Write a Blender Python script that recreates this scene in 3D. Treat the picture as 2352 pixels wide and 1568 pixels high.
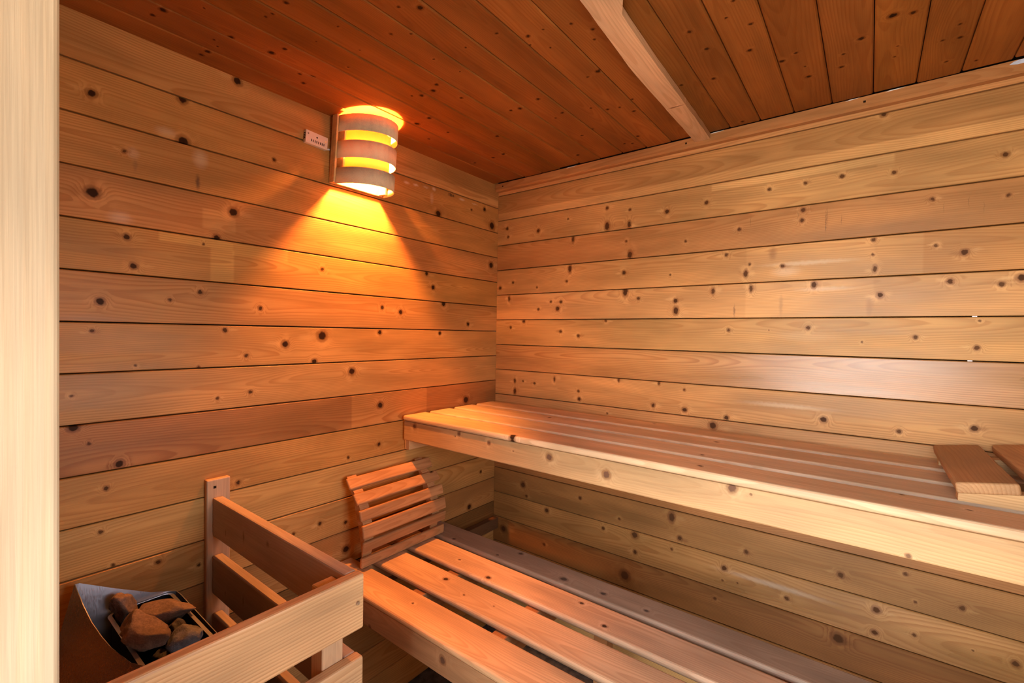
import bpy, bmesh, math, random
from mathutils import Matrix, Vector, noise
R = random.Random(7)
S = bpy.context.scene
ZO = 2.18                      # floor is z = 0; all heights below are given from the ceiling line
for o in list(bpy.data.objects): bpy.data.objects.remove(o)

# ------------------------------------------------------------------ camera, sky, light, exposure
cam = bpy.data.objects.new('camera', bpy.data.cameras.new('camera'))
S.collection.objects.link(cam)
cam.data.sensor_width = 36; cam.data.lens = 36*1061.8/2352; cam.data.clip_start = .01
yaw, pitch, roll = math.radians(127.714), math.radians(-.9534), math.radians(.936)
f = Vector((math.cos(pitch)*math.cos(yaw), math.cos(pitch)*math.sin(yaw), math.sin(pitch)))
r = Vector((math.sin(yaw), -math.cos(yaw), 0)); u = r.cross(f)
r2 = math.cos(roll)*r+math.sin(roll)*u; u2 = -math.sin(roll)*r+math.cos(roll)*u
cam.matrix_world = Matrix(((r2.x,u2.x,-f.x,1.4652),(r2.y,u2.y,-f.y,-1.7654),(r2.z,u2.z,-f.z,-.7377+ZO),(0,0,0,1)))
S.camera = cam
S.view_settings.view_transform = 'Standard'; S.view_settings.look = 'None'
S.view_settings.exposure = 0.0; S.view_settings.gamma = 1; S.view_settings.use_curve_mapping = False
S.cycles.max_bounces = 8; S.cycles.caustics_reflective = False; S.cycles.caustics_refractive = False
W = bpy.data.worlds.new('sky'); S.world = W; W.use_nodes = True
nt = W.node_tree; bg = nt.nodes['Background']
tc = nt.nodes.new('ShaderNodeTexCoord'); sx = nt.nodes.new('ShaderNodeSeparateXYZ'); cr = nt.nodes.new('ShaderNodeValToRGB')
mr = nt.nodes.new('ShaderNodeMapRange'); mr.inputs[1].default_value = -1
nt.links.new(tc.outputs['Generated'], sx.inputs[0]); nt.links.new(sx.outputs[2], mr.inputs[0]); nt.links.new(mr.outputs[0], cr.inputs[0])
e = cr.color_ramp.elements
e[0].position = .0; e[0].color = (.58,.54,.48,1); e[1].position = 1; e[1].color = (.42,.62,1,1)
x = e.new(.49); x.color = (.62,.59,.54,1); x = e.new(.52); x.color = (.84,.92,1.02,1)
nt.links.new(cr.outputs[0], bg.inputs[0]); bg.inputs[1].default_value = 18.5
# daylight comes in by the open doorway and an added window: sampling portals fill both
pl = bpy.data.lights.new('doorway_portal', 'AREA'); pl.shape = 'RECTANGLE'; pl.size = 1.84; pl.size_y = 2.2
pl.cycles.is_portal = True
po = bpy.data.objects.new('doorway_portal', pl); S.collection.objects.link(po)
po.location = (1.28, -3.28, 1.11); po.rotation_euler = (math.radians(90), 0, 0)
wl_ = bpy.data.lights.new('added_window_portal', 'AREA'); wl_.shape = 'RECTANGLE'; wl_.size = .66; wl_.size_y = .66; wl_.cycles.is_portal = True
wo = bpy.data.objects.new('added_window_portal', wl_); S.collection.objects.link(wo)
wo.location = (2.17, -1.22, ZO-.847); wo.rotation_euler = (0, math.radians(90), 0)

# ------------------------------------------------------------------ helpers
WM = {}
def link(o, parent=None, M=None):
    S.collection.objects.link(o); M = M or Matrix()
    WM[o.name] = M
    if parent: o.parent = parent; o.matrix_basis = WM[parent.name].inverted() @ M
    else: o.matrix_basis = M
    return o
def T(x, y, z): return Matrix.Translation((x, y, z+ZO))
def frame(kind, x, y, z):
    c = {'L': ((0,0,1),(1,0,0),(0,1,0)),        # on the left wall: x along world y, y up, face to +x
         'B': ((1,0,0),(0,0,-1),(0,1,0)),       # on the back wall: x along world x, y up, face to -y
         'C': ((0,1,0),(1,0,0),(0,0,-1)),       # on the ceiling: x along world y, face down
         'U': ((1,0,0),(0,1,0),(0,0,1)),        # lying flat along x
         'R': ((0,0,-1),(-1,0,0),(0,1,0)),      # right wall
         'F': ((-1,0,0),(0,0,1),(0,1,0)),       # front wall
         'Y': ((0,-1,0),(1,0,0),(0,0,1)),       # lying flat along y
         'V': ((0,0,1),(0,1,0),(-1,0,0)),       # upright, face to +x, x pointing down
         }[kind]
    m = Matrix((c[0]+(x,), c[1]+(y,), c[2]+(z+ZO,), (0,0,0,1)))
    return m
def thing(name, label, cat, M, group=None):
    o = bpy.data.objects.new(name, None); o.empty_display_size = .1; link(o, None, M)
    o['label'] = label; o['category'] = cat
    if group: o['group'] = group
    return o
def finish(name, bm, mat, parent=None, M=None, smooth=False):
    me = bpy.data.meshes.new(name); bm.normal_update(); bm.to_mesh(me); bm.free()
    if mat: me.materials.append(mat)
    if smooth: me.polygons.foreach_set('use_smooth', [True]*len(me.polygons))
    o = bpy.data.objects.new(name, me)
    return link(o, parent, M)
def struct(name, bm, mat, M=None):
    o = finish(name, bm, mat, None, M); o['kind'] = 'structure'; return o
def boxbm(x0, x1, y0, y1, z0, z1, bev=0, seg=1, bm=None):
    bm = bm or bmesh.new()
    v = bmesh.ops.create_cube(bm, size=1)['verts']
    for q in v: q.co = Vector(((x0+x1)/2+q.co.x*(x1-x0), (y0+y1)/2+q.co.y*(y1-y0), (z0+z1)/2+q.co.z*(z1-z0)))
    if bev:
        ed = set(e for q in v for e in q.link_edges)
        bmesh.ops.bevel(bm, geom=list(ed), offset=bev, segments=seg, affect='EDGES', profile=.5)
    return bm
def prism(pts, z0, z1, bm=None):
    bm = bm or bmesh.new()
    a = [bm.verts.new((p[0], p[1], z0)) for p in pts]; b = [bm.verts.new((p[0], p[1], z1)) for p in pts]
    n = len(pts)
    for i in range(n): bm.faces.new((a[i], a[(i+1)%n], b[(i+1)%n], b[i]))
    bm.faces.new(a[::-1]); bm.faces.new(b)
    bmesh.ops.recalc_face_normals(bm, faces=bm.faces)
    return bm
def grain(bm, kind, x, y, z, Mfrom=None):
    # re-express a mesh drawn in room coordinates (or Mfrom's) in a frame whose x runs along the grain
    M = frame(kind, x, y, z); D = M.inverted() @ (Mfrom or T(0,0,0))
    for v in bm.verts: v.co = D @ v.co
    return bm, M
def gfinish(name, bm, mat, parent, kind, x, y, z, Mfrom=None):
    bm, M = grain(bm, kind, x, y, z, Mfrom); return finish(name, bm, mat, parent, M)
def board_bm(L, Wd, th=.038, ct=.0022, cb=.0012):
    # a log-wall board: face at z=0, eased edges, x 0..L
    h = Wd/2
    pr = [(-h,-th),(-h,-cb),(-h+cb,0),(h-ct,0),(h,-ct*1.1),(h,-th)]
    bm = bmesh.new()
    a = [bm.verts.new((0,p[0],p[1])) for p in pr]; b = [bm.verts.new((L,p[0],p[1])) for p in pr]
    n = len(pr)
    for i in range(n): bm.faces.new((a[i], a[(i+1)%n], b[(i+1)%n], b[i]))
    bm.faces.new(a[::-1]); bm.faces.new(b)
    bmesh.ops.recalc_face_normals(bm, faces=bm.faces)
    return bm

# ------------------------------------------------------------------ materials
def srgb(*c): return tuple(((v/255/12.92) if v/255 <= .04045 else ((v/255+.055)/1.055)**2.4) for v in c)+(1,)
class NT:
    def __init__(s, t): s.t = t
    def n(s, typ, **k):
        nd = s.t.nodes.new(typ)
        for a, b in k.items(): setattr(nd, a, b)
        return nd
    def put(s, sock, v):
        if hasattr(v, 'links') or isinstance(v, bpy.types.NodeSocket): s.t.links.new(v, sock)
        else: sock.default_value = v
    def m(s, op, a, b=None, c=None):
        nd = s.n('ShaderNodeMath', operation=op)
        for i, v in enumerate((a, b, c)):
            if v is not None: s.put(nd.inputs[i], v)
        return nd.outputs[0]
    def vm(s, op, a, b=None, c=None):
        nd = s.n('ShaderNodeVectorMath', operation=op)
        for i, v in enumerate((a, b, c)):
            if v is not None: s.put(nd.inputs[i], v)
        return nd.outputs['Value' if op in ('LENGTH','DOT_PRODUCT') else 0]
    def mr(s, v, a, b, c, d, smooth=True):
        nd = s.n('ShaderNodeMapRange', interpolation_type='SMOOTHSTEP' if smooth else 'LINEAR')
        for i, q in enumerate((v, a, b, c, d)): s.put(nd.inputs[i], q)
        return nd.outputs[0]
    def noise(s, vec, scale, detail=2, rough=.5, dim='3D'):
        nd = s.n('ShaderNodeTexNoise', noise_dimensions=dim); s.put(nd.inputs['Vector'], vec)
        nd.inputs['Scale'].default_value = scale; nd.inputs['Detail'].default_value = detail; nd.inputs['Roughness'].default_value = rough
        return nd.outputs[0]
    def mix(s, fac, a, b, bl='MIX'):
        nd = s.n('ShaderNodeMix', data_type='RGBA', blend_type=bl)
        s.put(nd.inputs[0], fac); s.put(nd.inputs[6], a); s.put(nd.inputs[7], b)
        return nd.outputs[2]

def wood(name, base, ring=None, knots=(), patches=(), blobs=(), spacing=.0052, v0=0., pith=.03, seed=0., rough=.42, contrast=1., gray=0., spec=.22, rnd=False, randknots=0, kcol=None, flare=False):
    """sawn softwood: growth rings about a wandering pith, fibres, knots that bend the rings.
    knots (u,v,ru,rv), patches (u0,u1,v0,v1,colour,strength), blobs (u,v,ru,rv,colour,strength) in the board's own frame"""
    mat = bpy.data.materials.new(name); mat.use_nodes = True
    t = NT(mat.node_tree); b = mat.node_tree.nodes['Principled BSDF']
    co = t.n('ShaderNodeTexCoord').outputs['Object']
    if rnd:
        ob = t.n('ShaderNodeObjectInfo').outputs['Random']
        sd = t.m('MULTIPLY', ob, 60.)
    else: sd = seed
    sv = t.n('ShaderNodeCombineXYZ'); t.put(sv.inputs[0], sd); sv.inputs[1].default_value = seed*1.7; sv.inputs[2].default_value = 0
    P = t.vm('ADD', co, sv.outputs[0])
    sep = t.n('ShaderNodeSeparateXYZ'); t.put(sep.inputs[0], co); U, V, Z = sep.outputs
    # wander
    nz = t.noise(t.vm('MULTIPLY', P, (1.3,3.,3.)), 1., 2)
    nw = t.noise(t.vm('MULTIPLY', P, (5.,26.,26.)), 1., 3)
    # knots
    wob = t.n('ShaderNodeTexNoise'); t.put(wob.inputs['Vector'], P); wob.inputs['Scale'].default_value = 110; wob.inputs['Detail'].default_value = 1
    flat = t.vm('MULTIPLY', t.vm('ADD', co, t.vm('MULTIPLY', t.vm('SUBTRACT', wob.outputs[1], (.5,.5,.5)), (.006,.006,0))), (1,1,0))
    core = halo = None
    kr = random.Random(int(seed*10)+3); blobs = list(blobs)
    for (ku, kv, ru, rv) in knots:
        if ru > .0042 and flare:
            sg_ = kr.choice((-1,1)); blobs.append((ku+sg_*ru*kr.uniform(2.2,3.4), kv+rv*kr.uniform(-.7,.7), ru*kr.uniform(1.8,3.2), rv*kr.uniform(.5,1.0), tuple(min(1, base[i]*(1.25,1.42,1.7)[i]) for i in range(3))+(1,), kr.uniform(.2,.55)))
        if ru > .004 and flare and kr.random() < .6: blobs.append((ku-sg_*ru*kr.uniform(1.2,2.), kv+rv*kr.uniform(-.4,.4), ru*kr.uniform(1.6,2.6), rv*kr.uniform(.8,1.3), tuple(base[i]*(.5,.38,.28)[i] for i in range(3))+(1,), kr.uniform(.25,.5)))
        d = t.vm('LENGTH', t.vm('MULTIPLY_ADD', flat, (1/ru,1/rv,0), (-ku/ru,-kv/rv,0)))
        c_ = t.mr(d, .60, 1.02, min(1., .50+ru*55), 0.); h_ = t.mr(d, .6, 4.2, 1., 0.)
        core = c_ if core is None else t.m('MAXIMUM', core, c_)
        halo = h_ if halo is None else t.m('MAXIMUM', halo, h_)
    if randknots:
        vo = t.n('ShaderNodeTexVoronoi', feature='F1'); vo.inputs['Scale'].default_value = 1
        t.put(vo.inputs['Vector'], t.vm('MULTIPLY', P, (randknots,randknots*2.3,0.)))
        d = t.m('MULTIPLY', vo.outputs['Distance'], 1.)
        c_ = t.mr(d, .03, .062, 1., 0.); h_ = t.mr(d, .04, .22, 1., 0.)
        core = c_ if core is None else t.m('MAXIMUM', core, c_)
        halo = h_ if halo is None else t.m('MAXIMUM', halo, h_)
    if core is None: core = halo = 0.
    # rings
    vv = t.m('ADD', t.m('SUBTRACT', V, v0), t.m('MULTIPLY', t.m('SUBTRACT', nz, .5), .075))
    hh = t.m('ADD', t.m('ADD', Z, pith), t.m('MULTIPLY', t.m('SUBTRACT', t.noise(t.vm('ADD', t.vm('MULTIPLY', P, (1.1,0,0)), (3.3,9.1,0)), 1., 1), .5), .10))
    rr = t.m('SQRT', t.m('ADD', t.m('MULTIPLY', vv, vv), t.m('MULTIPLY', hh, hh)))
    ph = t.m('ADD', t.m('DIVIDE', rr, spacing), t.m('MULTIPLY', nw, .7))
    if core != 0.: ph = t.m('ADD', ph, t.m('MULTIPLY', t.m('POWER', halo, 2.2), 3.2))
    fr = t.m('FRACT', ph)
    late = t.m('SUBTRACT', t.mr(fr, .25, .88, 0., 1.), t.mr(fr, .9, 1., 0., 1.))
    fib = t.noise(t.vm('MULTIPLY', P, (9.,420.,420.)), 1., 2, .6)
    tone = t.noise(t.vm('MULTIPLY', P, (2.2,16.,10.)), 1., 3, .55)
    broad = t.noise(t.vm('MULTIPLY', P, (3.1,9.,5.)), 1., 2)
    ring = ring or tuple(base[i]*(.70,.56,.44)[i] for i in range(3))+(1,)
    col = t.mix(t.m('MULTIPLY', late, t.mr(tone, .2, .8, .22*contrast, .72*contrast)), base, ring)
    br = t.m('ADD', t.m('MULTIPLY', t.mr(tone, .25, .75, .80, 1.14), t.mr(broad, .3, .7, .86, 1.1)), t.m('MULTIPLY', t.m('SUBTRACT', fib, .5), .34))
    if rnd: br = t.m('MULTIPLY', br, t.mr(ob, 0., 1., .86, 1.1, False))
    cb = t.n('ShaderNodeCombineColor'); [t.put(cb.inputs[i], br) for i in range(3)]
    col = t.mix(1., col, cb.outputs[0], 'MULTIPLY')
    for (a0, a1, b0, b1, c_, st) in patches:
        mk = t.m('MULTIPLY', t.m('MULTIPLY', t.mr(U, a0-.004, a0+.004, 0., 1.), t.mr(U, a1-.004, a1+.004, 1., 0.)), t.m('MULTIPLY', t.mr(V, b0-.002, b0+.002, 0., 1.), t.mr(V, b1-.002, b1+.002, 1., 0.)))
        col = t.mix(t.m('MULTIPLY', mk, st), col, t.mix(1., col, c_, 'MULTIPLY'))
    for (bu, bv, ru, rv, c_, st) in blobs:
        d = t.vm('LENGTH', t.vm('MULTIPLY_ADD', flat, (1/ru,1/rv,0), (-bu/ru,-bv/rv,0)))
        col = t.mix(t.m('MULTIPLY', t.mr(d, .15, 1.15, 1., 0.), st), col, c_)
    if core != 0.:
        pale = t.m('MULTIPLY', t.m('MULTIPLY', halo, t.mr(t.noise(t.vm('MULTIPLY', P, (30.,30.,30.)), 1., 1), .45, .7, 0., 1.)), .55)
        col = t.mix(pale, col, tuple(min(1, base[i]*(1.35,1.45,1.6)[i]) for i in range(3))+(1,))
        kc = kcol or (.045,.017,.007,1)
        rim = tuple(base[i]*(.42,.30,.22)[i] for i in range(3))+(1,)
        col = t.mix(t.m('MULTIPLY', t.mr(halo, .80, .97, 0., 1.), .65), col, rim)
        col = t.mix(core, col, kc)
    if gray: col = t.mix(gray, col, t.mix(1., (.36,.285,.215,1), cb.outputs[0], 'MULTIPLY'))
    t.put(b.inputs['Base Color'], col)
    t.put(b.inputs['Roughness'], t.mr(tone, .2, .8, rough-.05, rough+.1))
    t.put(b.inputs['Specular IOR Level'], t.mr(core, 0., 1., spec, .05) if core != 0. else spec)
    bp = t.n('ShaderNodeBump'); bp.inputs['Strength'].default_value = .35; bp.inputs['Distance'].default_value = .0012
    hgt = t.m('ADD', t.m('MULTIPLY', fib, .35), t.m('MULTIPLY', tone, 1.3))
    t.put(bp.inputs['Height'], hgt); t.put(b.inputs['Normal'], bp.outputs[0])
    return mat
def plain(name, col, rough=.5, metal=0., spec=.5, bump=0., scale=60., vary=.12):
    mat = bpy.data.materials.new(name); mat.use_nodes = True
    t = NT(mat.node_tree); b = mat.node_tree.nodes['Principled BSDF']
    co = t.n('ShaderNodeTexCoord').outputs['Object']
    n_ = t.noise(co, scale, 4, .6)
    v = t.mr(n_, .3, .7, 1-vary, 1+vary); cb = t.n('ShaderNodeCombineColor'); [t.put(cb.inputs[i], v) for i in range(3)]
    t.put(b.inputs['Base Color'], t.mix(1., col, cb.outputs[0], 'MULTIPLY'))
    b.inputs['Roughness'].default_value = rough; b.inputs['Metallic'].default_value = metal; b.inputs['Specular IOR Level'].default_value = spec
    if bump:
        bp = t.n('ShaderNodeBump'); bp.inputs['Strength'].default_value = bump; bp.inputs['Distance'].default_value = .003
        t.put(bp.inputs['Height'], n_); t.put(b.inputs['Normal'], bp.outputs[0])
    return mat
def steel(name, col, rough=.28):
    mat = bpy.data.materials.new(name); mat.use_nodes = True
    t = NT(mat.node_tree); b = mat.node_tree.nodes['Principled BSDF']
    co = t.n('ShaderNodeTexCoord').outputs['Object']
    n_ = t.noise(t.vm('MULTIPLY', co, (600.,600.,5.)), 1., 2)
    b.inputs['Base Color'].default_value = col; b.inputs['Metallic'].default_value = 1.
    t.put(b.inputs['Roughness'], t.mr(n_, .3, .7, rough-.06, rough+.1))
    b.inputs['Anisotropic'].default_value = .3
    bp = t.n('ShaderNodeBump'); bp.inputs['Strength'].default_value = .0; bp.inputs['Distance'].default_value = .001
    t.put(bp.inputs['Height'], n_); t.put(b.inputs['Normal'], bp.outputs[0])
    return mat
DARK = plain('dark_gap', (.02,.011,.006,1), .9, spec=.1)
STEEL = steel('brushed_steel', (.50,.49,.51,1), .34); ZINC = plain('zinc_screw', (.7,.68,.62,1), .3, 1.)
BLACK = plain('black_iron', (.02,.02,.022,1), .6, .6)

# ------------------------------------------------------------------ knots (u, v, ru, rv) in wall coordinates
K_LEFT=[(-1.508,-0.187,0.0094,0.0094),(-1.326,-0.127,0.0106,0.0106),(-1.323,-0.237,0.0138,0.0138),(-1.447,-0.303,0.0049,0.0049),(-1.506,-0.419,0.0132,0.0132),(-1.442,-0.513,0.0079,0.0079),(-1.428,-0.583,0.0080,0.0080),(-1.492,-0.676,0.0087,0.0087),(-1.352,-0.663,0.0042,0.0042),(-1.282,-0.637,0.0066,0.0066),(-1.506,-0.748,0.0048,0.0048),(-1.219,-0.740,0.0069,0.0069),(-1.242,-0.480,0.0090,0.0090),(-1.275,-0.503,0.0033,0.0033),(-1.539,-0.973,0.0103,0.0103),(-1.455,-1.076,0.0090,0.0090),(-1.480,-1.131,0.0059,0.0059),(-1.542,-0.899,0.0037,0.0037),(-1.512,-1.016,0.0038,0.0038),(-1.424,-0.833,0.0030,0.0030),(-1.237,-0.935,0.0046,0.0046),(-1.285,-0.844,0.0044,0.0044),(-1.199,-0.399,0.0127,0.0127),(-1.084,-0.213,0.0061,0.0061),(-1.122,-0.673,0.0073,0.0073),(-0.923,-0.530,0.0067,0.0067),(-1.046,-0.782,0.0114,0.0114),(-0.921,-0.755,0.0163,0.0163),(-1.161,-0.816,0.0060,0.0060),(-0.948,-0.841,0.0094,0.0094),(-1.149,-0.925,0.0060,0.0060),(-0.806,-0.882,0.0129,0.0129),(-0.679,-0.646,0.0076,0.0076),(-0.592,-0.659,0.0095,0.0095),(-0.422,-0.547,0.0101,0.0101),(-0.459,-0.493,0.0083,0.0083),(-0.204,-0.696,0.0092,0.0092),(-0.380,-0.740,0.0086,0.0086),(-0.047,-0.406,0.0155,0.0155),(-0.045,-0.214,0.0193,0.0193),(-0.398,-0.232,0.0152,0.0152),(-0.101,-0.148,0.0095,0.0095),(-0.683,-1.017,0.0122,0.0122),(-0.211,-1.045,0.0167,0.0167),(-0.687,-1.165,0.0077,0.0077),(-0.817,-1.189,0.0058,0.0058),(-1.182,-1.190,0.0071,0.0071),(-1.490,-1.235,0.0049,0.0049),(-1.467,-1.325,0.0040,0.0040),(-1.376,-1.352,0.0064,0.0064),(-0.822,-1.518,0.0131,0.0131),(-0.924,-1.393,0.0069,0.0069),(-0.826,-1.420,0.0072,0.0072),(-1.014,-1.399,0.0053,0.0053),(-0.177,-1.551,0.0133,0.0133),(-0.100,-1.403,0.0078,0.0078),(-1.191,-0.019,0.0115,0.0115),(-1.240,-1.523,0.0081,0.0081),(-1.282,-1.396,0.0056,0.0056),(-0.192,-0.170,0.0055,0.0055),(-0.689,-0.740,0.0091,0.0091),(-0.360,-0.612,0.0121,0.0121)]
K_BACK=[(0.058,-0.227,0.0097,0.0097),(0.066,-0.268,0.0078,0.0078),(0.242,-0.260,0.0111,0.0111),(0.401,-0.228,0.0053,0.0053),(0.588,-0.209,0.0083,0.0083),(0.589,-0.283,0.0133,0.0227),(0.689,-0.231,0.0064,0.0064),(0.687,-0.289,0.0097,0.0165),(0.839,-0.260,0.0107,0.0107),(0.983,-0.249,0.0087,0.0087),(0.676,-0.356,0.0065,0.0065),(0.912,-0.381,0.0060,0.0060),(1.095,-0.360,0.0070,0.0070),(0.693,-0.412,0.0113,0.0192),(0.669,-0.482,0.0098,0.0098),(0.676,-0.557,0.0130,0.0260),(1.055,-0.445,0.0071,0.0071),(1.131,-0.485,0.0055,0.0055),(1.119,-0.516,0.0083,0.0167),(0.933,-0.479,0.0045,0.0045),(1.002,-0.501,0.0044,0.0044),(0.857,-0.503,0.0046,0.0046),(0.732,-0.588,0.0080,0.0080),(0.879,-0.602,0.0106,0.0106),(0.867,-0.588,0.0061,0.0061),(1.013,-0.572,0.0072,0.0145),(1.063,-0.595,0.0057,0.0057),(1.107,-0.603,0.0056,0.0056),(0.692,-0.606,0.0065,0.0065),(0.770,-0.610,0.0063,0.0063),(0.100,-0.491,0.0077,0.0077),(0.400,-0.502,0.0071,0.0071),(0.021,-0.514,0.0099,0.0099),(0.415,-0.448,0.0106,0.0211),(0.240,-0.521,0.0056,0.0056),(0.428,-0.319,0.0088,0.0175),(0.318,-0.590,0.0073,0.0073),(0.371,-0.592,0.0089,0.0089),(0.355,-0.622,0.0126,0.0126),(0.149,-0.604,0.0057,0.0057),(0.250,-0.622,0.0074,0.0074),(0.077,-0.568,0.0078,0.0155),(0.134,-0.635,0.0057,0.0057),(0.168,-0.678,0.0095,0.0095),(0.090,-0.707,0.0078,0.0078),(0.372,-0.724,0.0089,0.0089),(0.463,-0.742,0.0087,0.0087),(1.737,-0.243,0.0085,0.0085),(1.510,-0.245,0.0071,0.0071),(1.596,-0.337,0.0068,0.0068),(1.745,-0.351,0.0053,0.0053),(1.482,-0.067,0.0095,0.0095),(1.467,-0.437,0.0072,0.0072),(1.466,-0.482,0.0048,0.0048),(1.472,-0.525,0.0072,0.0130),(1.606,-0.469,0.0057,0.0057),(1.665,-0.493,0.0099,0.0099),(1.479,-0.585,0.0060,0.0060),(1.486,-0.604,0.0096,0.0096),(1.638,-0.572,0.0089,0.0089),(1.610,-0.591,0.0034,0.0034),(1.648,-0.606,0.0044,0.0044),(1.695,-0.600,0.0065,0.0065),(1.738,-0.585,0.0074,0.0074),(1.774,-0.570,0.0115,0.0115),(1.569,-0.728,0.0069,0.0069),(1.695,-0.755,0.0076,0.0076),(1.446,-0.745,0.0037,0.0037),(1.699,-0.682,0.0033,0.0033),(1.539,-1.005,0.0071,0.0071),(1.696,-0.975,0.0098,0.0098),(1.463,-0.969,0.0036,0.0036),(1.354,-0.994,0.0115,0.0115),(0.473,-1.016,0.0104,0.0104),(0.646,-0.990,0.0049,0.0049),(0.801,-1.008,0.0094,0.0094),(0.922,-1.012,0.0105,0.0105),(1.068,-1.023,0.0100,0.0100),(0.735,-0.965,0.0048,0.0048),(0.606,-1.063,0.0050,0.0050),(1.023,-1.058,0.0159,0.0159),(0.121,-1.013,0.0096,0.0193),(0.344,-0.940,0.0072,0.0145),(0.235,-0.966,0.0075,0.0075),(0.468,-0.982,0.0070,0.0070),(0.120,-0.963,0.0077,0.0123),(0.340,-0.988,0.0054,0.0054),(0.169,-0.961,0.0057,0.0057),(0.179,-1.453,0.0152,0.0152),(0.201,-1.502,0.0076,0.0076),(0.487,-1.445,0.0087,0.0087),(0.315,-1.542,0.0128,0.0128),(0.599,-1.547,0.0084,0.0084),(0.670,-1.488,0.0066,0.0066),(0.737,-1.536,0.0161,0.0161),(0.740,-1.604,0.0097,0.0097),(0.064,-1.694,0.0177,0.0177),(0.304,-1.701,0.0074,0.0074),(0.698,-1.713,0.0229,0.0229),(0.883,-1.427,0.0138,0.0220),(0.915,-1.499,0.0106,0.0106),(1.142,-1.482,0.0084,0.0084),(1.073,-1.561,0.0114,0.0114),(1.068,-1.606,0.0043,0.0043),(1.117,-1.599,0.0042,0.0042),(1.267,-1.599,0.0080,0.0080),(0.885,-1.548,0.0061,0.0061),(1.044,-1.681,0.0058,0.0058),(1.499,-1.549,0.0121,0.0121),(1.496,-1.618,0.0097,0.0097),(1.563,-1.419,0.0058,0.0058),(1.586,-1.493,0.0046,0.0046),(1.684,-1.473,0.0077,0.0077),(1.586,-1.589,0.0058,0.0058),(1.707,-1.581,0.0033,0.0033),(1.787,-1.582,0.0095,0.0095),(1.410,-1.473,0.0100,0.0100),(1.408,-1.674,0.0188,0.0188),(1.185,-0.237,0.0067,0.0067),(1.289,-0.235,0.0065,0.0065),(1.385,-0.232,0.0075,0.0075),(1.284,-0.321,0.0078,0.0078),(1.282,-0.354,0.0078,0.0078),(1.230,-0.498,0.0080,0.0080),(1.370,-0.483,0.0025,0.0025),(1.137,-0.569,0.0069,0.0138),(1.225,-0.557,0.0067,0.0100),(1.202,-0.585,0.0040,0.0040),(1.207,-0.600,0.0054,0.0054),(1.319,-0.564,0.0090,0.0135),(1.304,-0.592,0.0052,0.0052),(1.092,-0.637,0.0056,0.0124),(0.579,-0.623,0.0067,0.0067),(0.881,-0.640,0.0121,0.0182),(0.592,-0.677,0.0067,0.0067),(1.068,-0.712,0.0071,0.0071),(0.655,-0.919,0.0066,0.0105),(0.822,-0.920,0.0062,0.0099),(0.919,-0.937,0.0060,0.0060),(1.307,-0.703,0.0078,0.0078),(1.195,-0.711,0.0027,0.0027),(1.268,-0.665,0.0053,0.0053)]
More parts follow.
